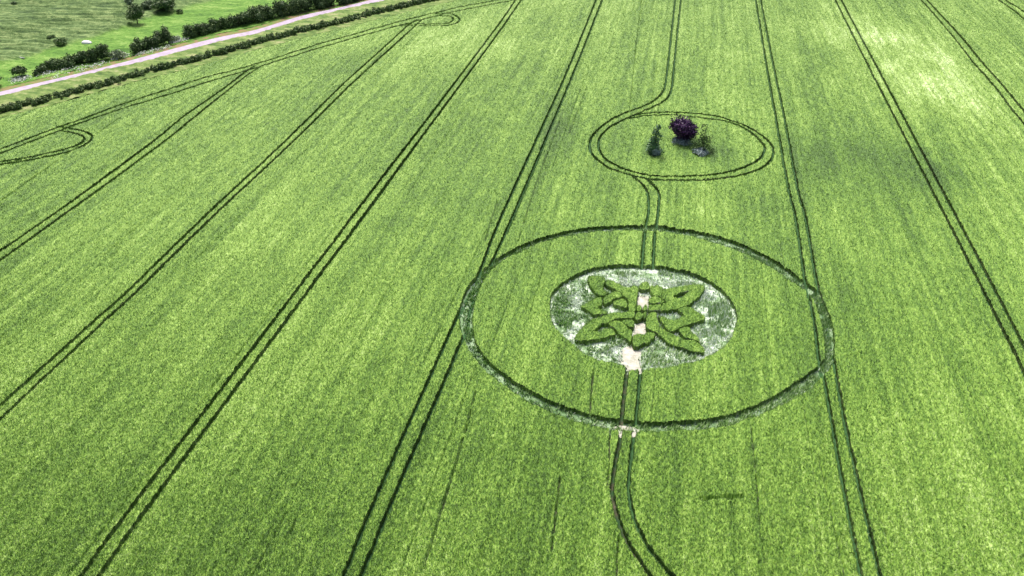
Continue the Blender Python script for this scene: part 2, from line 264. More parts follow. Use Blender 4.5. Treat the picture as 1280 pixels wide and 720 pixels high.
def build_crop(name, X, Y, S, ntuft, tscale=1.0, amp=0.15, dt=0.0):
    """X,Y grids (ny,nx); S standing mask. A ragged canopy sheet, leaf tufts on it, stems down its open edges."""
    ny, nx = X.shape
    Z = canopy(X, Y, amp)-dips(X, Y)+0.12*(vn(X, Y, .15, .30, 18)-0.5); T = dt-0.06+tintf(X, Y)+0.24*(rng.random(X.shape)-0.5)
    f = S[:-1, :-1] & S[1:, :-1] & S[:-1, 1:] & S[1:, 1:]
    anyf = S[:-1, :-1] | S[1:, :-1] | S[:-1, 1:] | S[1:, 1:]
    used = np.zeros_like(S); used[:-1, :-1] |= f; used[1:, :-1] |= f; used[:-1, 1:] |= f; used[1:, 1:] |= f
    idx = np.full(X.shape, -1, np.int64); idx[used] = np.arange(used.sum())
    jx = (rng.random(X.shape)-0.5)*0.5; dx = np.gradient(X, axis=1)
    V = np.stack([X+jx*dx, Y+(rng.random(X.shape)-0.5)*0.05, Z], -1)[used]; tt = T[used]
    j, i = np.nonzero(f)
    Q = np.stack([idx[j, i], idx[j, i+1], idx[j+1, i+1], idx[j+1, i]], -1)
    base = len(V); Vs = [V]; Ts = [tt]; Fs = [Q]
    # tufts
    ntuft = int(len(j)*ntuft); print(name, len(j), ntuft); k = rng.integers(0, len(j), ntuft); a = rng.random(ntuft); b = rng.random(ntuft); jj, ii = j[k], i[k]
    x = X[jj, ii]*(1-a)*(1-b)+X[jj, ii+1]*a*(1-b)+X[jj+1, ii]*(1-a)*b+X[jj+1, ii+1]*a*b; y = Y[jj, ii]*(1-b)+Y[jj+1, ii]*b
    dd = np.abs(dx[jj, ii])
    wd = (0.022+0.21*dd)*(0.6+0.8*rng.random(ntuft))*tscale; ang = rng.random(ntuft)*2*np.pi; la = rng.random(ntuft)*2*np.pi; lean = 0.08+0.16*rng.random(ntuft)
    z0 = Z[jj, ii]
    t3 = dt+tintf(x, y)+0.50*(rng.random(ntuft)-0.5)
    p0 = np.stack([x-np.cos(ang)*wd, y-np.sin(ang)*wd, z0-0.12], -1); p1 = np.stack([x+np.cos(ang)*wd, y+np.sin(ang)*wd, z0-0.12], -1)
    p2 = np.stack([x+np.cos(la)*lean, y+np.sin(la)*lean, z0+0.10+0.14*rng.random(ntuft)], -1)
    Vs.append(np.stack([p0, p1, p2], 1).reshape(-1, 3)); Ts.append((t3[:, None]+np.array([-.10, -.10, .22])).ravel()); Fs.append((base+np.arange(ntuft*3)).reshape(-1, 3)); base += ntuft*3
    # stems along the open edges
    e = anyf & ~f; j, i = np.nonzero(e)
    if len(j):
        n = 11; j = np.repeat(j, n); i = np.repeat(i, n); m = len(j)
        # only where the stem foot falls on a standing vertex
        q = rng.integers(0, 4, m); vj = j+(q // 2); vi = i+(q % 2); ok = S[vj, vi]; vj = vj[ok]; vi = vi[ok]; m = len(vj)
        x = X[vj, vi]+(rng.random(m)-0.5)*dx[vj, vi]*0.8; y = Y[vj, vi]+(rng.random(m)-0.5)*0.12; ang = rng.random(m)*np.pi; w = 0.012+0.10*np.abs(dx[vj, vi])
        top = ZC-0.05+0.15*rng.random(m); lx = (rng.random(m)-0.5)*0.2; ly = (rng.random(m)-0.5)*0.2
        c, s = np.cos(ang)*w, np.sin(ang)*w
        P = np.stack([np.stack([x-c, y-s, 0*x], -1), np.stack([x+c, y+s, 0*x], -1), np.stack([x+lx, y+ly, top], -1)], 1).reshape(-1, 3)
        Vs.append(P); Ts.append(np.repeat(tintf(x, y)+0.02+0.2*rng.random(m), 3)); Fs.append((base+np.arange(m*3)).reshape(-1, 3)); base += m*3
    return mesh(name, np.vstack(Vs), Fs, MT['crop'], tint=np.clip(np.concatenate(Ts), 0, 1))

ys = [27.0]
while ys[-1] < 345: ys.append(ys[-1]+min(0.30, 0.085*(max(ys[-1], 45)/45)**1.3))
ys = np.array(ys); NX = 2250
cl0, cl1 = ground(-45, 720), ground(-45, 0); cr0, cr1 = ground(1325, 720), ground(1325, 0)
xl = cl0[0]+(cl1[0]-cl0[0])*(ys-cl0[1])/(cl1[1]-cl0[1]); xr = cr0[0]+(cr1[0]-cr0[0])*(ys-cr0[1])/(cr1[1]-cr0[1])
xl = xl-20; xr = xr+20
u = np.linspace(0, 1, NX)
X = xl[:, None]+(xr-xl)[:, None]*u[None]; Y = np.repeat(ys[:, None], NX, 1)
XJ = X+0.16*(vn(X, Y, 0.35, 0.35, 20)-0.5); YJ = Y+0.16*(vn(X, Y, 0.35, 0.35, 21)-0.5)
S = inpoly(XJ, YJ, FIELD)
for pair in TW:
    for P in pair:
        S &= ~nearline(XJ, YJ, P, 0.20)
XR = X+0.5*(vn(X, Y, 1.1, 1.1, 22)-0.5); YR = Y+0.5*(vn(X, Y, 1.1, 1.1, 23)-0.5)
for px, py, r in ((818, 195, .9), (853, 177, 1.8), (876, 193, 1.1)):
    c = ground(px, py, 0.3); S &= (XR-c[0])**2+(YR-c[1])**2 > r*r
inO = inpoly(XJ, YJ, OUTW); inI = inpoly(XJ, YJ, INNW); inD = inpoly(XJ, YJ, DISCW)
ring_mid = S & inI & ~inD
o = build_crop('wheat_field', X, Y, S & ~inO, 1.25)
tag(o, 'huge field of bright green young wheat combed by parallel wheel tracks', 'crop field', kind='stuff')
jr = np.nonzero(ring_mid.any(1))[0]; ir = np.nonzero(ring_mid.any(0))[0]
sl = (slice(jr[0]-1, jr[-1]+2), slice(ir[0]-1, ir[-1]+2))
o = build_crop('wheat_ring', X[sl], Y[sl], ring_mid[sl], 1.25)
tag(o, 'broad ring of standing green wheat between the outer flattened ring and the pale inner clearing', 'crop ring', kind='stuff')
del X, Y, XJ, YJ, XR, YR, S, inO, inI, inD, ring_mid
x0, y0 = DISCW.min(0); x1, y1 = DISCW.max(0)
for lab, ps in PETW:
    allp = np.vstack([p for p in ps if p is not None]); a0 = allp.min(0)-0.3; a1 = allp.max(0)+0.3
    gx, gy = np.meshgrid(np.arange(a0[0], a1[0], 0.065), np.arange(a0[1], a1[1], 0.08))
    jx = gx+0.12*(vn(gx, gy, .3, .3, 30)-.5); jy = gy+0.12*(vn(gx, gy, .3, .3, 31)-.5)
    s = inpoly(jx, jy, grow(ps[0], 0.06))
    if len(ps) == 2: s &= ~inpoly(jx, jy, ps[1])
    if len(ps) == 3: s |= inpoly(jx, jy, ps[2])
    o = build_crop('crop_petal', gx, gy, s, 0.42, 1.0, 0.12, 0.0)
    tag(o, lab, 'crop petal', 'blocks of standing crop forming the knot')

# ------------------------------------------------------------------ ground and its sheets
def sheet(name, P, mat, z, label=None, thickness=None):
    """flat polygon (fan-free ngon) at height z"""
    V = np.column_stack([P, np.full(len(P), z)])
    o = mesh(name, V, [np.arange(len(V))[None, ::-1] if poly_area(P) < 0 else np.arange(len(V))[None]], mat)
    tag(o, label, kind='structure'); return o
def poly_area(P): return 0.5*np.sum(P[:, 0]*np.roll(P[:, 1], -1)-np.roll(P[:, 0], -1)*P[:, 1])
def ribbon(name, L, R, mat, z, label=None):
    n = min(len(L), len(R)); V = np.vstack([np.column_stack([L[:n], np.full(n, z)]), np.column_stack([R[:n], np.full(n, z)])])
    k = np.arange(n-1); o = mesh(name, V, [np.stack([k, k+n, k+n+1, k+1], -1)], mat)
    return tag(o, label, kind='structure')
G = 1500
sheet('ground', np.array([[-G, -300], [G, -300], [G, 2*G], [-G, 2*G]], float), MT['soil'], 0.0, 'bare soil under the crop')
# pale clearing: sunk crop disc a little wider than the canopy edge
sheet('clearing', grow(DISCW, 1.2), MT['clearing'], 0.008, 'pale round clearing of flattened straw and chalk inside the crop')
n = len(OUTW)
def resample(P, n):
    Q = np.vstack([P, P[:1]]); s = np.concatenate([[0], np.cumsum(np.linalg.norm(np.diff(Q, axis=0), axis=1))]); t = np.linspace(0, s[-1], n)
    return np.column_stack([np.interp(t, s, Q[:, 0]), np.interp(t, s, Q[:, 1])])
c0 = OUTW.mean(0)
def polar(P, n):
    th = np.arctan2(P[:, 1]-c0[1], P[:, 0]-c0[0]); r = np.hypot(*(P-c0).T); o_ = np.argsort(th); th = th[o_]; r = r[o_]
    t = np.linspace(-np.pi, np.pi, n); rr = np.interp(t, th, r, period=2*np.pi); return np.column_stack([c0[0]+rr*np.cos(t), c0[1]+rr*np.sin(t)]), rr
Po, ro = polar(OUTW, 240); Pi, ri = polar(INNW, 240)
ribbon('ring_path', grow(Pi, -0.5), grow(Po, 0.5), MT['ring'], 0.012, 'narrow flattened ring path cut through the green crop')
for k, pair in enumerate(TW):
    for m_, P in enumerate(pair):
        d = np.gradient(P, axis=0); d /= np.linalg.norm(d, axis=1)[:, None]+1e-9; nn = np.column_stack([-d[:, 1], d[:, 0]])
        mt = MT['path'] if (k == 4 and m_ == 0) else MT['track']
        ribbon('wheel_track', P+nn*0.24, P-nn*0.24, mt, 0.020+0.004*((2*k+m_) % 7), 'narrow bare wheel track running through the crop')
# bare chalk patches
zE = ((740, 400), 10.29); CHW = []
for pts in (PX([(370, 400), (440, 345), (520, 340), (560, 370), (630, 400), (628, 500), (632, 600), (640, 680), (600, 700), (480, 700), (450, 620), (380, 560), (350, 500)], *zE), PX([(70, 425), (250, 425), (262, 540), (240, 640), (80, 640), (60, 500)], *zB),
            PX([(20, 330), (60, 250), (130, 225), (200, 250), (225, 330), (215, 400), (100, 430), (20, 430)], *zD), [(764, 536), (776, 532), (798, 536), (796, 545), (780, 548), (770, 544)]):
    Pw = W(pts, True, 3, 0.05); CHW.append(grow(Pw, -0.35)); sheet('chalk_patch', Pw, MT['chalk'], 0.052, 'patch of bare white chalk trodden in the crop pattern')

# trampled crop and regrowth
CEN = DISCW.mean(0)
def blades(name, regions, label, seed):
    """regions: list of (polygon, density per m2, mean tint, height)"""
    r = np.random.default_rng(seed); Vs = []; Ts = []; holes = list(HOLES)
    for P, dens, tm, h in regions:
        a0, a1 = P.min(0), P.max(0); n = int((a1-a0).prod()*dens); x = a0[0]+(a1-a0)[0]*r.random(n); y = a0[1]+(a1-a0)[1]*r.random(n)
        ok = inpoly(x, y, P)
        for hp in HOLES: ok &= ~inpoly(x, y, hp)
        ok &= r.random(n) < np.clip((vn(x, y, .9, 1.1, seed)*0.65+vn(x, y, .35, .4, seed+1)*0.35-0.33)*4.2, 0.03, 1)
        x, y = x[ok], y[ok]; n = len(x)
        a = np.where(r.random(n) < .6, np.arctan2(y-CEN[1], x-CEN[0])+np.pi/2+.5*r.normal(size=n), r.random(n)*2*np.pi); L = h*(0.5+1.2*r.random(n)); b = a+np.pi/2; w = 0.05+0.07*r.random(n); up = L*(0.25+0.75*r.random(n)); out = L*0.8
        zb = h*0.5*vn(x, y, .45, .5, seed+2)
        p0 = np.stack([x-np.cos(b)*w, y-np.sin(b)*w, 0.03+zb*0], -1); p1 = np.stack([x+np.cos(b)*w, y+np.sin(b)*w, 0.03+zb*0], -1); p2 = np.stack([x+np.cos(a)*out*.6, y+np.sin(a)*out*.6, 0.04+up+zb], -1)
        Vs.append(np.stack([p0, p1, p2], 1).reshape(-1, 3)); Ts.append(np.repeat(np.clip(tm+0.6*(r.random(n)-.5)+0.3*(vn(x, y, .5, .5, seed+3)-.5), 0, 1), 3))
    V = np.vstack(Vs); o = mesh(name, V, [np.arange(len(V)).reshape(-1, 3)], MT['weed'], tint=np.clip(np.concatenate(Ts)+.14, 0, 1))
    return tag(o, label, 'trampled crop', kind='stuff')
HOLES = [p for _, ps in PETW for p in ps[:1]]+CHW
zM = ((660, 310), 4.236)
def R_(pts, o=zM): return W(PX(pts, *o), True, 3, 0.2)
regs = [(R_([(130, 300), (150, 230), (200, 200), (250, 215), (240, 280), (250, 350), (270, 380), (220, 430), (170, 420), (140, 370)]), 42, .42, .46),
        (R_([(290, 175), (330, 230), (390, 270), (340, 290), (290, 260)]), 55, .40, .32),
        (R_([(960, 270), (1010, 260), (1060, 310), (1085, 370), (1075, 430), (1040, 470), (980, 440), (955, 380)]), 46, .42, .50),
        (R_([(610, 540), (680, 505), (760, 530), (860, 565), (900, 575), (830, 600), (720, 615), (610, 620)]), 46, .44, .46),
        (R_([(260, 500), (380, 490), (480, 470), (520, 500), (440, 530), (470, 600), (390, 580), (300, 545)]), 44, .38, .44),
        (R_([(470, 115), (560, 110), (580, 140), (500, 155), (470, 140)]), 60, .40, .40),
        (R_([(690, 110), (760, 120), (760, 165), (700, 160)]), 45, .40, .35),
        (R_([(790, 180), (900, 180), (940, 200), (800, 195)]), 45, .40, .35),
        (R_([(880, 410), (960, 410), (1000, 480), (960, 540), (900, 480)]), 45, .5, .33),
        (R_([(870, 280), (950, 230), (960, 300), (920, 330), (880, 310)]), 30, .5, .3),
        (R_([(250, 340), (310, 350), (390, 350), (300, 390), (250, 380)]), 45, .4, .3),
        (grow(DISCW, 0.6), 30, .70, .28)]+[(R_(q), 90, 1.0, .22) for q in ([(430, 150), (560, 145), (700, 180), (840, 170), (870, 200), (700, 200), (560, 200), (450, 180)], [(210, 260), (260, 230), (280, 270), (260, 350), (240, 360), (215, 320)], [(190, 450), (240, 420), (280, 430), (230, 495)], [(400, 540), (490, 510), (540, 540), (500, 600), (430, 570)], [(930, 400), (960, 420), (1000, 540), (930, 570), (925, 520), (950, 470)], [(930, 215), (1000, 255), (1060, 330), (1090, 410), (1070, 420), (980, 290), (920, 250)])]
blades('trampled_crop', regs, 'tangled regrowth and trampled stems scattered over the pale inner clearing', 41)
HOLES = [grow(Pi, 0.1)]
side = []
def arc(a0_, a1_, f0, f1):
    t = np.linspace(-np.pi, np.pi, 240); k = (t >= a0_) & (t <= a1_); o1 = c0+(np.column_stack([np.cos(t[k]), np.sin(t[k])])*(ri[k]*(1-f0)+ro[k]*f0)[:, None]); o2 = c0+(np.column_stack([np.cos(t[k]), np.sin(t[k])])*(ri[k]*(1-f1)+ro[k]*f1)[:, None])
    return np.vstack([o1, o2[::-1]])
HOLES = []
regs = [(arc(-np.pi, np.pi, 0.0, 0.55), 55, .38, .34), (arc(-np.pi, np.pi, .3, 1.0), 22, .5, .30), (arc(-1.5, 0.2, 0.0, 0.8), 40, .32, .38), (arc(0.1, np.pi, 0.1, 1.0), 40, .3, .4),
        (arc(-2.6, -1.6, 0, .5), 30, .35, .35)]
# polar arcs close badly at +-pi: split them
regs2 = []
for k in range(4):
    a_, b_ = -np.pi+k*np.pi/2, -np.pi+(k+1)*np.pi/2+0.03
    regs2 += [(arc(a_, b_, 0.0, 0.75), 46, .34, .36), (arc(a_, b_, .25, 1.0), 14, .6, .26)]
regs2 += regs[2:3]+[(arc(0.3, 1.6, 0.1, 1.0), 30, .35, .42), (arc(1.6, 2.9, 0.1, 1.0), 30, .35, .42), (arc(-0.1, 0.5, 0.6, 1.2), 50, .32, .4)]
blades('ring_regrowth', regs2, 'dark green weedy regrowth lining the outer flattened ring path', 51)

# ------------------------------------------------------------------ meadow, verges, road
EDGE_ROAD_T = [(-120, 145), (-60, 130), (0, 115.5), (75, 98), (125, 86), (175, 73), (225, 59.5), (275, 47), (320, 38), (375, 21), (425, 10), (470, -1), (560, -24), (660, -48)]
EDGE_ROAD_B = [(-120, 152), (-60, 137), (0, 121.5), (75, 102.5), (125, 90.5), (175, 79.5), (225, 66), (275, 52.5), (320, 43), (375, 26), (425, 14), (487, 0), (575, -20), (670, -42)]
RT, RB = W(EDGE_ROAD_T, False, 4, 0.05), W(EDGE_ROAD_B, False, 4, 0.05)
def grid_patch(name, pts_lo, pts_hi, mat, zf, nu, nv, label):
    """structured sheet between two traced edges"""
    A = W(pts_lo, False, 1, 0.05); B = W(pts_hi, False, 1, 0.05)
    def rs(P, n):
        s = np.concatenate([[0], np.cumsum(np.linalg.norm(np.diff(P, axis=0), axis=1))]); t = np.linspace(0, s[-1], n); return np.column_stack([np.interp(t, s, P[:, 0]), np.interp(t, s, P[:, 1])])
    A = rs(A, nu); B = rs(B, nu); v = np.linspace(0, 1, nv)[:, None, None]; P = A[None]*(1-v)+B[None]*v
    Z = zf(P[..., 0], P[..., 1]); V = np.concatenate([P, Z[..., None]], -1).reshape(-1, 3)
    k = (np.arange(nv-1)[:, None]*nu+np.arange(nu-1)[None]).ravel()
    o = mesh(name, V, [np.stack([k, k+1, k+nu+1, k+nu], -1)], mat); tag(o, label, kind='structure'); return o
def grass_mat(name, stops, big, small, stretch):
    m, nt, b = newmat(name)
    f1 = noise(nt, big, 4, 0.6, stretch); f2 = noise(nt, small, 3, 0.7)
    f = math_(nt, 'ADD', math_(nt, 'MULTIPLY', f1, 0.65), math_(nt, 'MULTIPLY', f2, 0.35))
    nt.links.new(ramp(nt, f, stops), b.inputs['Base Color']); b.inputs['Roughness'].default_value = 0.85; b.inputs['Specular IOR Level'].default_value = 0.2
    bp = nt.nodes.new('ShaderNodeBump'); bp.inputs['Strength'].default_value = 0.7; bp.inputs['Distance'].default_value = 0.5
    nt.links.new(f, bp.inputs['Height']); nt.links.new(bp.outputs[0], b.inputs['Normal']); return m
def meadow_mat():
    m, nt, b = newmat('hill_meadow')
    at = nt.nodes.new('ShaderNodeAttribute'); at.attribute_name = 'tint'
    def side(big, small, stretch, stops):
        f1 = noise(nt, big, 5, 0.65, stretch); f2 = noise(nt, small, 4, 0.75)
        f = math_(nt, 'ADD', math_(nt, 'MULTIPLY', f1, 0.55), math_(nt, 'MULTIPLY', f2, 0.45)); return f, ramp(nt, f, stops)
    fa, ca = side(0.16, 1.0, (0.5, 1.2, 1, 0.3), [(0.38, (0.040, 0.115, 0.014)), (0.5, (0.095, 0.215, 0.026)), (0.60, (0.19, 0.31, 0.07))])
    fb, cb = side(0.34, 0.9, (0.30, 1.7, 1, 0.12), [(0.38, (0.032, 0.070, 0.020)), (0.5, (0.085, 0.150, 0.042)), (0.60, (0.21, 0.29, 0.11))])
    mx = nt.nodes.new('ShaderNodeMix'); mx.data_type = 'RGBA'; nt.links.new(at.outputs['Fac'], mx.inputs[0]); nt.links.new(ca, mx.inputs[6]); nt.links.new(cb, mx.inputs[7])
    nt.links.new(mx.outputs[2], b.inputs['Base Color']); b.inputs['Roughness'].default_value = 0.85; b.inputs['Specular IOR Level'].default_value = 0.2
    bp = nt.nodes.new('ShaderNodeBump'); bp.inputs['Strength'].default_value = 0.8; bp.inputs['Distance'].default_value = 0.8
    nt.links.new(math_(nt, 'ADD', fa, fb), bp.inputs['Height']); nt.links.new(bp.outputs[0], b.inputs['Normal']); return m
MT['meadow'] = meadow_mat()
MT['verge'] = grass_mat('verge_grass', [(0.38, (0.05, 0.105, 0.020)), (0.5, (0.12, 0.19, 0.042)), (0.62, (0.26, 0.28, 0.13))], 0.35, 1.1, (0.6, 1.2, 1, 0.3))
SLOPE = [(-200, 130), (-80, 102), (0, 80), (40, 71), (80, 57), (115, 48), (150, 37), (190, 22), (240, 9), (300, -7), (400, -30), (520, -60)]
RV = [(x, y-4) for x, y in EDGE_ROAD_T]
SW = W(SLOPE, False, 3, .1)
def slope_t(x, y):
    """0 on the green strip, 1 up on the rough pasture"""
    yy = np.interp(x, SW[:, 0], SW[:, 1])
    return 1/(1+np.exp(-np.clip((y-yy+5*(vn(x, y, 6, 4, 67)-.5)+2*(vn(x, y, 1.5, 1.2, 68)-.5))/1.2, -30, 30)))
def hill(x, y):
    t = slope_t(x, y); w = y-0.18*x+3*vn(x, y, 14, 9, 64)
    terr = (w/3.1) % 1.0; terr = np.where(terr < .3, terr/.3, 1-(terr-.3)/.7)
    return 0.10+0.16*vn(x, y, 5, 3, 62)+0.22*vn(x, y, 1.2, 0.9, 63)+t*(0.85*terr*(0.3+vn(x, y, 7, 4, 60))+0.35*vn(x, y, 2.5, 1.1, 61))
hm = grid_patch('meadow', RV, [(x-300, y-190) for x, y in RV], MT['meadow'], hill, 800, 620, 'bright green meadow strip rising to rough rippled dull green pasture')
vv = np.empty(len(hm.data.vertices)*3, np.float32); hm.data.vertices.foreach_get('co', vv); vv = vv.reshape(-1, 3)
at = hm.data.attributes.new('tint', 'FLOAT', 'POINT'); at.data.foreach_set('value', slope_t(vv[:, 0], vv[:, 1]).astype(np.float32))
ribbon('reddish_verge', W(RV, False, 4, .05), W([(x, y+1.5) for x, y in EDGE_ROAD_T], False, 4, .05), MT['redverge'], 0.24, 'thin reddish dry verge along the far edge of the road')
ribbon('road', W([(x, y-0.7) for x, y in EDGE_ROAD_T], False, 4, .25), RB, MT['road'], 0.26, 'pale pinkish gravel road crossing the top left corner')
HB = [(x, y-3) for x, y in BND]
grid_patch('verge', HB[:0]+[(x, y+2.5) for x, y in BND], [(x, y-0.3) for x, y in EDGE_ROAD_B], MT['verge'], lambda x, y: 0.14+0.40*vn(x, y, 1.6, 1.2, 65)*vn(x, y, 5, 5, 66)+0.15*vn(x, y, .6, .6, 69), 700, 24, 'rough grass verge between the road and the wheat field')

# ------------------------------------------------------------------ shrubs, hedges and trees
def leaves(centers, radii, n, size, seed, squash=0.85, tbase=0.4):
    """random leaf quads through lumpy ellipsoid clumps, brighter young leaves at random"""
    r = np.random.default_rng(seed); V = []; T = []
    centers = np.asarray(centers, float); radii = np.asarray(radii, float); w = radii**2; w /= w.sum()
    k = r.choice(len(centers), n, p=w); d = r.normal(size=(n, 3)); d /= np.linalg.norm(d, axis=1)[:, None]
    rad = radii[k]*(0.55+0.5*r.random(n)**0.7); rad *= 1+0.12*r.normal(size=n)
    P = centers[k]+d*rad[:, None]*np.array([1, 1, squash]); ok = P[:, 2] > 0.05; P = P[ok]; kk = k[ok]; n = len(P)
    a = r.normal(size=(n, 3)); a /= np.linalg.norm(a, axis=1)[:, None]; b = np.cross(a, r.normal(size=(n, 3))); b /= np.linalg.norm(b, axis=1)[:, None]
    s = size*(0.6+0.8*r.random(n))[:, None]
    Q = np.stack([P-a*s, P-b*s*.6, P+a*s, P+b*s*.6], 1).reshape(-1, 3)
    lump = r.random(len(centers))[kk]
    t = np.clip(tbase+0.35*(lump-.5)+0.5*(r.random(n)-.5), 0, 1)
    return Q, np.arange(n*4).reshape(-1, 4), np.repeat(t, 4)
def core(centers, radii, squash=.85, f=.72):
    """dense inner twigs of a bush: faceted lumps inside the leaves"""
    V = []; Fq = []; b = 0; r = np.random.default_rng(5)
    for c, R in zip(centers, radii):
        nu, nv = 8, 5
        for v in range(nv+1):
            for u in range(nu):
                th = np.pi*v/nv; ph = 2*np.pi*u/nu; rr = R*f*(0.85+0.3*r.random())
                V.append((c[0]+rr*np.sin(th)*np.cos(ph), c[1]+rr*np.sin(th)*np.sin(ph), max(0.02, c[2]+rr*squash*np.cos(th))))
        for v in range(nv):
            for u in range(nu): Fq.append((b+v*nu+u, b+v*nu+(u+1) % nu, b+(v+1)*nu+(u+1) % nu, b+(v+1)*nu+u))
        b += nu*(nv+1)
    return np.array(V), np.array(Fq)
def tube(P, R, n=7):
    P = np.asarray(P, float); V = []; Fq = []
    for p, r in zip(P, R):
        for k in range(n): a = 2*np.pi*k/n; V.append((p[0]+r*np.cos(a), p[1]+r*np.sin(a), p[2]))
    for i in range(len(P)-1):
        for k in range(n): Fq.append((i*n+k, i*n+(k+1) % n, (i+1)*n+(k+1) % n, (i+1)*n+k))
    return np.array(V), np.array(Fq)
def join(parts):
    b = 0; Vs = []; Fs = []; Ts = []
    for p in parts:
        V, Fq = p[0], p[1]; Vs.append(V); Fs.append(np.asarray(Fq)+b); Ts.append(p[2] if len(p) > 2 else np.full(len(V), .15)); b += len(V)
    return np.vstack(Vs), Fs, np.concatenate(Ts)
GZ = 0.15
def bush(name, px, py, w, h, label, cat, mat='leaf', n=900, seed=1, group=None, lobes=6, leaf=.22, trunk=True, tb=.4, inner=True, shape='round'):
    """px,py: where its foot stands; w,h metres"""
    g = ground(px, py, GZ); o = empty(name, (g[0], g[1], GZ)); tag(o, label, cat, group)
    r = np.random.default_rng(seed); cs = []; rs = []
    for k in range(lobes):
        if shape == 'spire':
            t = k/(lobes-1); rad = w*.5*(1-.65*t)*(0.7+.5*r.random()); cs.append((w*.12*r.normal(), w*.12*r.normal(), h*(.12+.8*t))); rs.append(max(rad*.75, .2))
        else:
            a = 2*np.pi*k/lobes+r.random(); q = w*.24*(0.6+.6*r.random()) if k else 0; zc = h*(.42+.25*r.random()) if k else h*.58
            cs.append((q*np.cos(a), q*np.sin(a), zc)); rs.append(w*(.25+.09*r.random()))
    sq = .85 if shape == 'spire' else min(1.2, h/w*.9)
    parts = [leaves(cs, rs, n, leaf, seed, sq, tb)]
    if inner: parts.append(core(cs, rs, sq, .62))
    V, Fs, T = join(parts); mesh('crown' if trunk else 'foliage', V, Fs, MT[mat], o, T)
    if trunk:
        parts = [tube([(0, 0, -.1), (0.03*w, 0, h*.3), (0, .02*w, h*.75)], [.03*h, .022*h, .01*h])]
        for k in range(4):
            a = 1.6*k+r.random(); parts.append(tube([(0, 0, h*(.2+.08*k)), (.15*w*np.cos(a), .15*w*np.sin(a), h*(.35+.09*k)), (.3*w*np.cos(a), .3*w*np.sin(a), h*(.48+.09*k))], [.014*h, .01*h, .005*h], 5))
        V, Fs, T = join(parts); mesh('trunk', V, Fs, MT['bark'], o)
    return o
def hedge(pts, h, wd, label, seed, group=None, mat='leaf', dens=300, name='hedge', heights=None, step=0.85, leaf=.2, tb=.4, z=GZ, cat='hedge'):
    P = W(pts, False, 6, z); s = np.concatenate([[0], np.cumsum(np.linalg.norm(np.diff(P, axis=0), axis=1))]); L = s[-1]; m = max(2, int(L/step))
    t = np.linspace(0, L, m); cx = np.interp(t, s, P[:, 0]); cy = np.interp(t, s, P[:, 1]); r = np.random.default_rng(seed)
    o = empty(name, (cx[0], cy[0], z)); tag(o, label, cat, group)
    hh = h*(0.8+0.4*r.random(m))
    if heights: hh = hh*np.interp(t/L, np.linspace(0, 1, len(heights)), heights)
    rad = wd*.5*(0.85+.3*r.random(m)); cs = []; rs = []
    for k in range(m):
        for q in range(2):
            cs.append((cx[k]-cx[0]+wd*.22*r.normal(), cy[k]-cy[0]+wd*.22*r.normal(), hh[k]*(.35+.33*q))); rs.append(min(rad[k], hh[k]*.5)*(1-.15*q))
    parts = [leaves(cs, rs, int(dens*L*max(1, h/2)), leaf, seed, 1.0, tb), core(cs, rs, 1.0, .6)]
    V, Fs, T = join(parts); mesh('foliage', V, Fs, MT[mat], o, T)
    tb_ = []
    V, Fq = tube([(cx[k]-cx[0]+.1*math.sin(3*k), cy[k]-cy[0]+.1*math.cos(2*k), hh[k]*(.22+.06*(k % 2))) for k in range(m)], [.07]*m, 5); mesh('stem', V, [Fq], MT['bark'], o)
    return o
# beyond the road
g1 = 'hedges along the far side of the road'
hedge([(50, 92), (75, 86), (100, 80), (133, 74)], 2.9, 2.6, 'long dark hedge beyond the road, leftmost, rising to a tall clump at its right end', 3, g1, heights=[.75, .8, .85, 1.0, 1.35])
hedge([(168, 66), (185, 61), (209, 55)], 2.9, 2.5, 'short dark hedge beyond the road with a taller knob at its right end', 4, g1, heights=[.85, .95, 1.0, 1.5])
hedge([(236, 47), (260, 41), (290, 34), (314, 28)], 3.0, 2.6, 'dark hedge beyond the road, second from right, just past the pale chalky gap', 5, g1, heights=[1.1, 1.0, .9, 1.1])
hedge([(309, 31), (335, 24), (370, 16), (415, 7)], 3.4, 3.2, 'dense dark hedge of rounded bushes running to the top edge of the photo', 6, g1, heights=[1.0, 1.2, 1.2, 1.3, 1.1])
hedge([(424, 6), (455, -2), (500, -13)], 2.6, 3.0, 'hedge end beyond the road, cut off by the top edge of the photo', 8, g1)
bush('bush', 27, 96, 4.0, 2.7, 'small round dark bush alone left of the long hedge', 'bush', seed=11, n=900, trunk=False)
bush('bush', -5, 108, 4.4, 3.2, 'dark bush cut off by the left edge of the photo beside the road', 'bush', seed=12, n=900, trunk=False)
bush('bush', 148, 73, 4.6, 2.0, 'pale grey green scrubby bush in the gap between two hedges', 'bush', 'scrub', seed=13, n=800, trunk=False, inner=False, tb=.55)
bush('bush', 219, 52, 3.4, 1.5, 'low pale scrub by the chalky gap in the hedge line', 'bush', 'scrub', seed=14, n=600, trunk=False, inner=False, tb=.75)
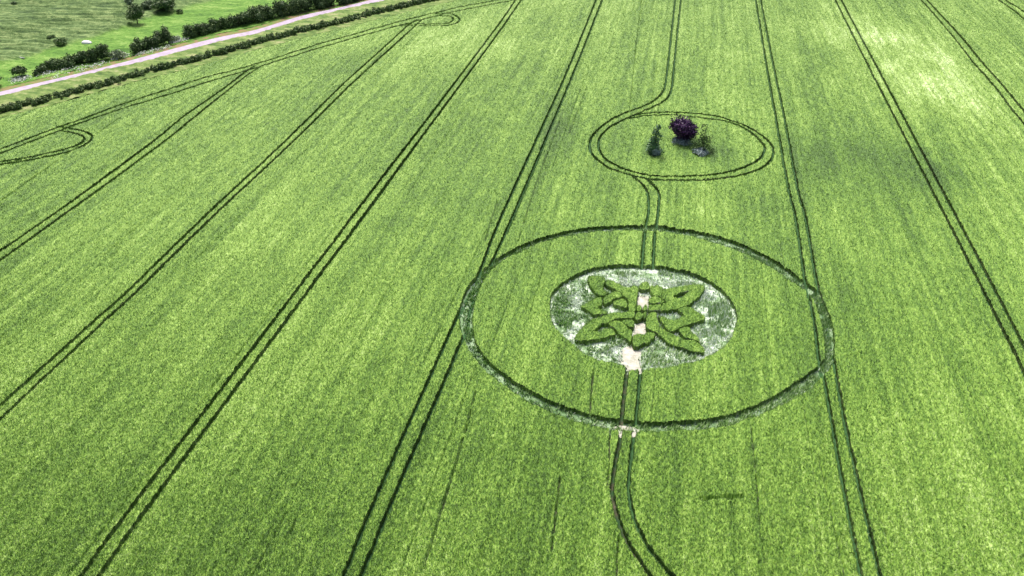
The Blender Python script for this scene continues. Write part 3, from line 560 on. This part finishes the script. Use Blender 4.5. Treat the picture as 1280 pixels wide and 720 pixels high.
# the pasture
bush('hawthorn_tree', 172, 30, 5.2, 5.6, 'dark leafy tree standing in the pasture, left of the wider one', 'tree', seed=21, n=2600, lobes=9)
bush('hawthorn_tree', 206, 16, 6.6, 4.6, 'wide dark tree in the pasture close to the top edge of the photo', 'tree', seed=22, n=2600, lobes=9)
bush('scrub_bush', 187, 13, 5.0, 3.2, 'pale olive scrub bush between the two dark pasture trees', 'bush', 'scrub', seed=23, n=1300, trunk=False, tb=.35)
bush('scrub_bush', 163, 9, 3.0, 3.2, 'small pale flowering bush behind the left pasture tree', 'bush', 'scrub', seed=24, n=800, trunk=False, tb=.6)
bush('scrub_bush', 226, 17, 2.2, 1.5, 'tiny dark bush on the meadow right of the pasture trees', 'bush', 'leaf', seed=25, n=300, trunk=False)
bush('scrub_bush', 77, 57, 3.4, 2.0, 'grey green low bush on the pasture edge above the long hedge', 'bush', 'leaf', seed=26, n=500, trunk=False, tb=.6)
bush('scrub_bush', 65, 50, 2.2, 1.2, 'small dark shrub patch on the pasture left of the white bale', 'bush', 'leaf', seed=27, n=250, trunk=False, tb=.5)
bush('scrub_bush', 19, 8, 2.0, 1.6, 'tiny dark shrub in the top left corner of the pasture', 'bush', 'leaf', seed=28, n=260, trunk=False)
# low hedge along the field
g2 = 'low hedge between verge and wheat field'
hedge([(-70, 162), (-30, 151), (0, 141), (60, 126), (120, 110), (178, 94)], 1.2, 2.5, 'low ragged dark hedge along the field edge, left of its gap', 31, g2, dens=340, step=.5, leaf=.17, tb=.55)
hedge([(190, 90), (240, 78), (320, 55), (400, 35), (480, 15), (540, 1), (620, -18)], 1.3, 2.6, 'low dark hedge along the field edge from its gap to the top of the photo', 32, g2, dens=340, step=.5, leaf=.17, tb=.55)
hedge([(178, 92), (192, 88.5), (204, 87)], .5, 1.0, 'greyish low scrub filling the gap in the low field hedge', 33, None, 'silver', dens=90, step=.8, leaf=.14, name='scrub', tb=.5, cat='scrub')
# white flowers at the foot of the hedges
r = np.random.default_rng(77); Vs = []; Ts = []; b = 0
for (xa, ya, xb, yb, n, sp) in [(15, 101, 36, 96, 60, 2.5), (45, 94, 136, 77, 70, 1.5), (140, 74, 160, 68, 50, 2), (165, 69, 213, 58, 60, 1.2), (213, 53, 234, 47, 90, 2.), (60, 98, 130, 80, 30, 2)]:
    t = r.random(n); g = ground(xa+(xb-xa)*t+r.normal(size=n), ya+(yb-ya)*t+sp*r.normal(size=n)*.5, .5)
    for q in range(5):
        x = g[:, 0]+.35*r.normal(size=n); y = g[:, 1]+.35*r.normal(size=n); z = .25+.5*r.random(n); a = r.random(n)*6.28; s = .09+.09*r.random(n)
        Vs.append(np.stack([np.stack([x+s*np.cos(a+k*2.1), y+s*np.sin(a+k*2.1), z+.12*r.normal(size=n)], -1) for k in range(3)], 1).reshape(-1, 3)); Ts.append(np.repeat(np.clip(.8+.5*(r.random(n)-.5), 0, 1), 3))
V = np.vstack(Vs); tag(mesh('wildflowers', V, [np.arange(len(V)).reshape(-1, 3)], MT['flower'], tint=np.concatenate(Ts)), 'white wildflowers dotted along the foot of the far hedges', 'flowers', kind='stuff')
# white bale
import bmesh
def blobmesh(name, loc, dims, mat, label, cat, seed=0, lump=.08):
    bm = bmesh.new(); bmesh.ops.create_icosphere(bm, subdivisions=3, radius=1); rr = random.Random(seed)
    for v in bm.verts:
        k = 1+lump*math.sin(3*v.co.x+seed)*math.cos(4*v.co.y)+lump*.4*rr.random(); v.co = Vector((v.co.x*dims[0]*k, v.co.y*dims[1]*k, max(-.3, v.co.z)*dims[2]*k+.3*dims[2]))
    me = bpy.data.meshes.new(name); bm.to_mesh(me); bm.free(); me.materials.append(mat); me.polygons.foreach_set('use_smooth', [True]*len(me.polygons))
    o = bpy.data.objects.new(name, me); C.objects.link(o); o.location = loc; tag(o, label, cat); return o
g = ground(108.5, 54, .3); blobmesh('bale', (g[0], g[1], .2), (1.4, .8, .6), MT['bale'], 'small bright white rounded bale lying alone on the meadow edge', 'bale', 3)
g0, g1_ = ground(15, 71.5, .4), ground(31, 73, .4)
V, Fq = tube([(g0[0], g0[1], .5)], [.1]); 
d = np.array([g1_[0]-g0[0], g1_[1]-g0[1]]); L = np.linalg.norm(d); d /= L; nn = np.array([-d[1], d[0]]); V = []; Fq = []
for i_, t in enumerate(np.linspace(0, L, 6)):
    for k in range(8):
        a = 2*np.pi*k/8; rr_ = .28*(1-.08*i_); off = .15*math.sin(i_); V.append((d[0]*t+nn[0]*(rr_*math.cos(a)+off), d[1]*t+nn[1]*(rr_*math.cos(a)+off), .25+rr_*math.sin(a)))
for i_ in range(5):
    for k in range(8): Fq.append((i_*8+k, i_*8+(k+1) % 8, (i_+1)*8+(k+1) % 8, (i_+1)*8+k))
lg = mesh('log', np.array(V), [np.array(Fq), np.array([list(range(8))[::-1]]), np.array([list(range(40, 48))])], MT['stone'], loc=(g0[0], g0[1], .25)); tag(lg, 'pale fallen log lying in the grass at the left of the pasture', 'log')

# three trees in the loop
o = bush('conifer_tree', 818, 194, 3.3, 6.3, 'slender dark green tree, left of the three inside the wheel track loop', 'tree', 'conifer', seed=41, n=1500, lobes=9, leaf=.2, shape='spire', inner=False, tb=.5)
o = bush('purple_tree', 853, 178, 5.6, 5.6, 'dark purple leaved round tree in the middle of the wheel track loop', 'tree', 'purple', seed=42, n=4600, lobes=10, leaf=.2, tb=.42)
o = bush('young_tree', 878, 191, 4.4, 5.3, 'thin light green tree, right of the three inside the wheel track loop', 'tree', 'lightleaf', seed=43, n=1500, lobes=7, leaf=.15, shape='spire', inner=False, tb=.5)
bush('silver_shrub', 820, 196, 1.9, 1.7, 'silvery blue low shrub at the foot of the slender dark tree', 'shrub', 'silver', seed=44, n=800, inner=False, leaf=.13, trunk=False, tb=.5)
bush('silver_shrub', 853, 181, 4.4, 1.5, 'greyish low undergrowth under the dark purple tree', 'shrub', 'silver', seed=45, n=1300, inner=False, leaf=.13, trunk=False, tb=.4)
bush('silver_shrub', 876, 195, 2.9, 1.6, 'pale blue grey spreading shrub at the foot of the thin light tree', 'shrub', 'silver', seed=46, n=1200, inner=False, leaf=.13, trunk=False, tb=.55)

# ------------------------------------------------------------------ light
w = bpy.data.worlds.new('World'); bpy.context.scene.world = w; w.use_nodes = True; nt = w.node_tree
sky = nt.nodes.new('ShaderNodeTexSky'); sky.sky_type = 'NISHITA'; sky.sun_disc = False
EL, AZ = math.radians(58), math.radians(-25)          # azimuth from +Y towards +X
sky.sun_elevation = EL; sky.sun_rotation = AZ; sky.dust_density = 8; sky.air_density = 1.0
nt.links.new(sky.outputs[0], nt.nodes['Background'].inputs[0]); nt.nodes['Background'].inputs[1].default_value = 0.085
sd = bpy.data.lights.new('sun', 'SUN'); sd.energy = 2.5; sd.angle = math.radians(18); sd.color = (1, .96, .88)
so = bpy.data.objects.new('sun', sd); C.objects.link(so)
dirv = Vector((math.sin(AZ)*math.cos(EL), math.cos(AZ)*math.cos(EL), math.sin(EL)))
so.rotation_euler = dirv.to_track_quat('Z', 'Y').to_euler()
vs = bpy.context.scene.view_settings; vs.view_transform = 'Standard'; vs.look = 'None'; vs.gamma = 1; vs.exposure = 1.0; vs.use_curve_mapping = False
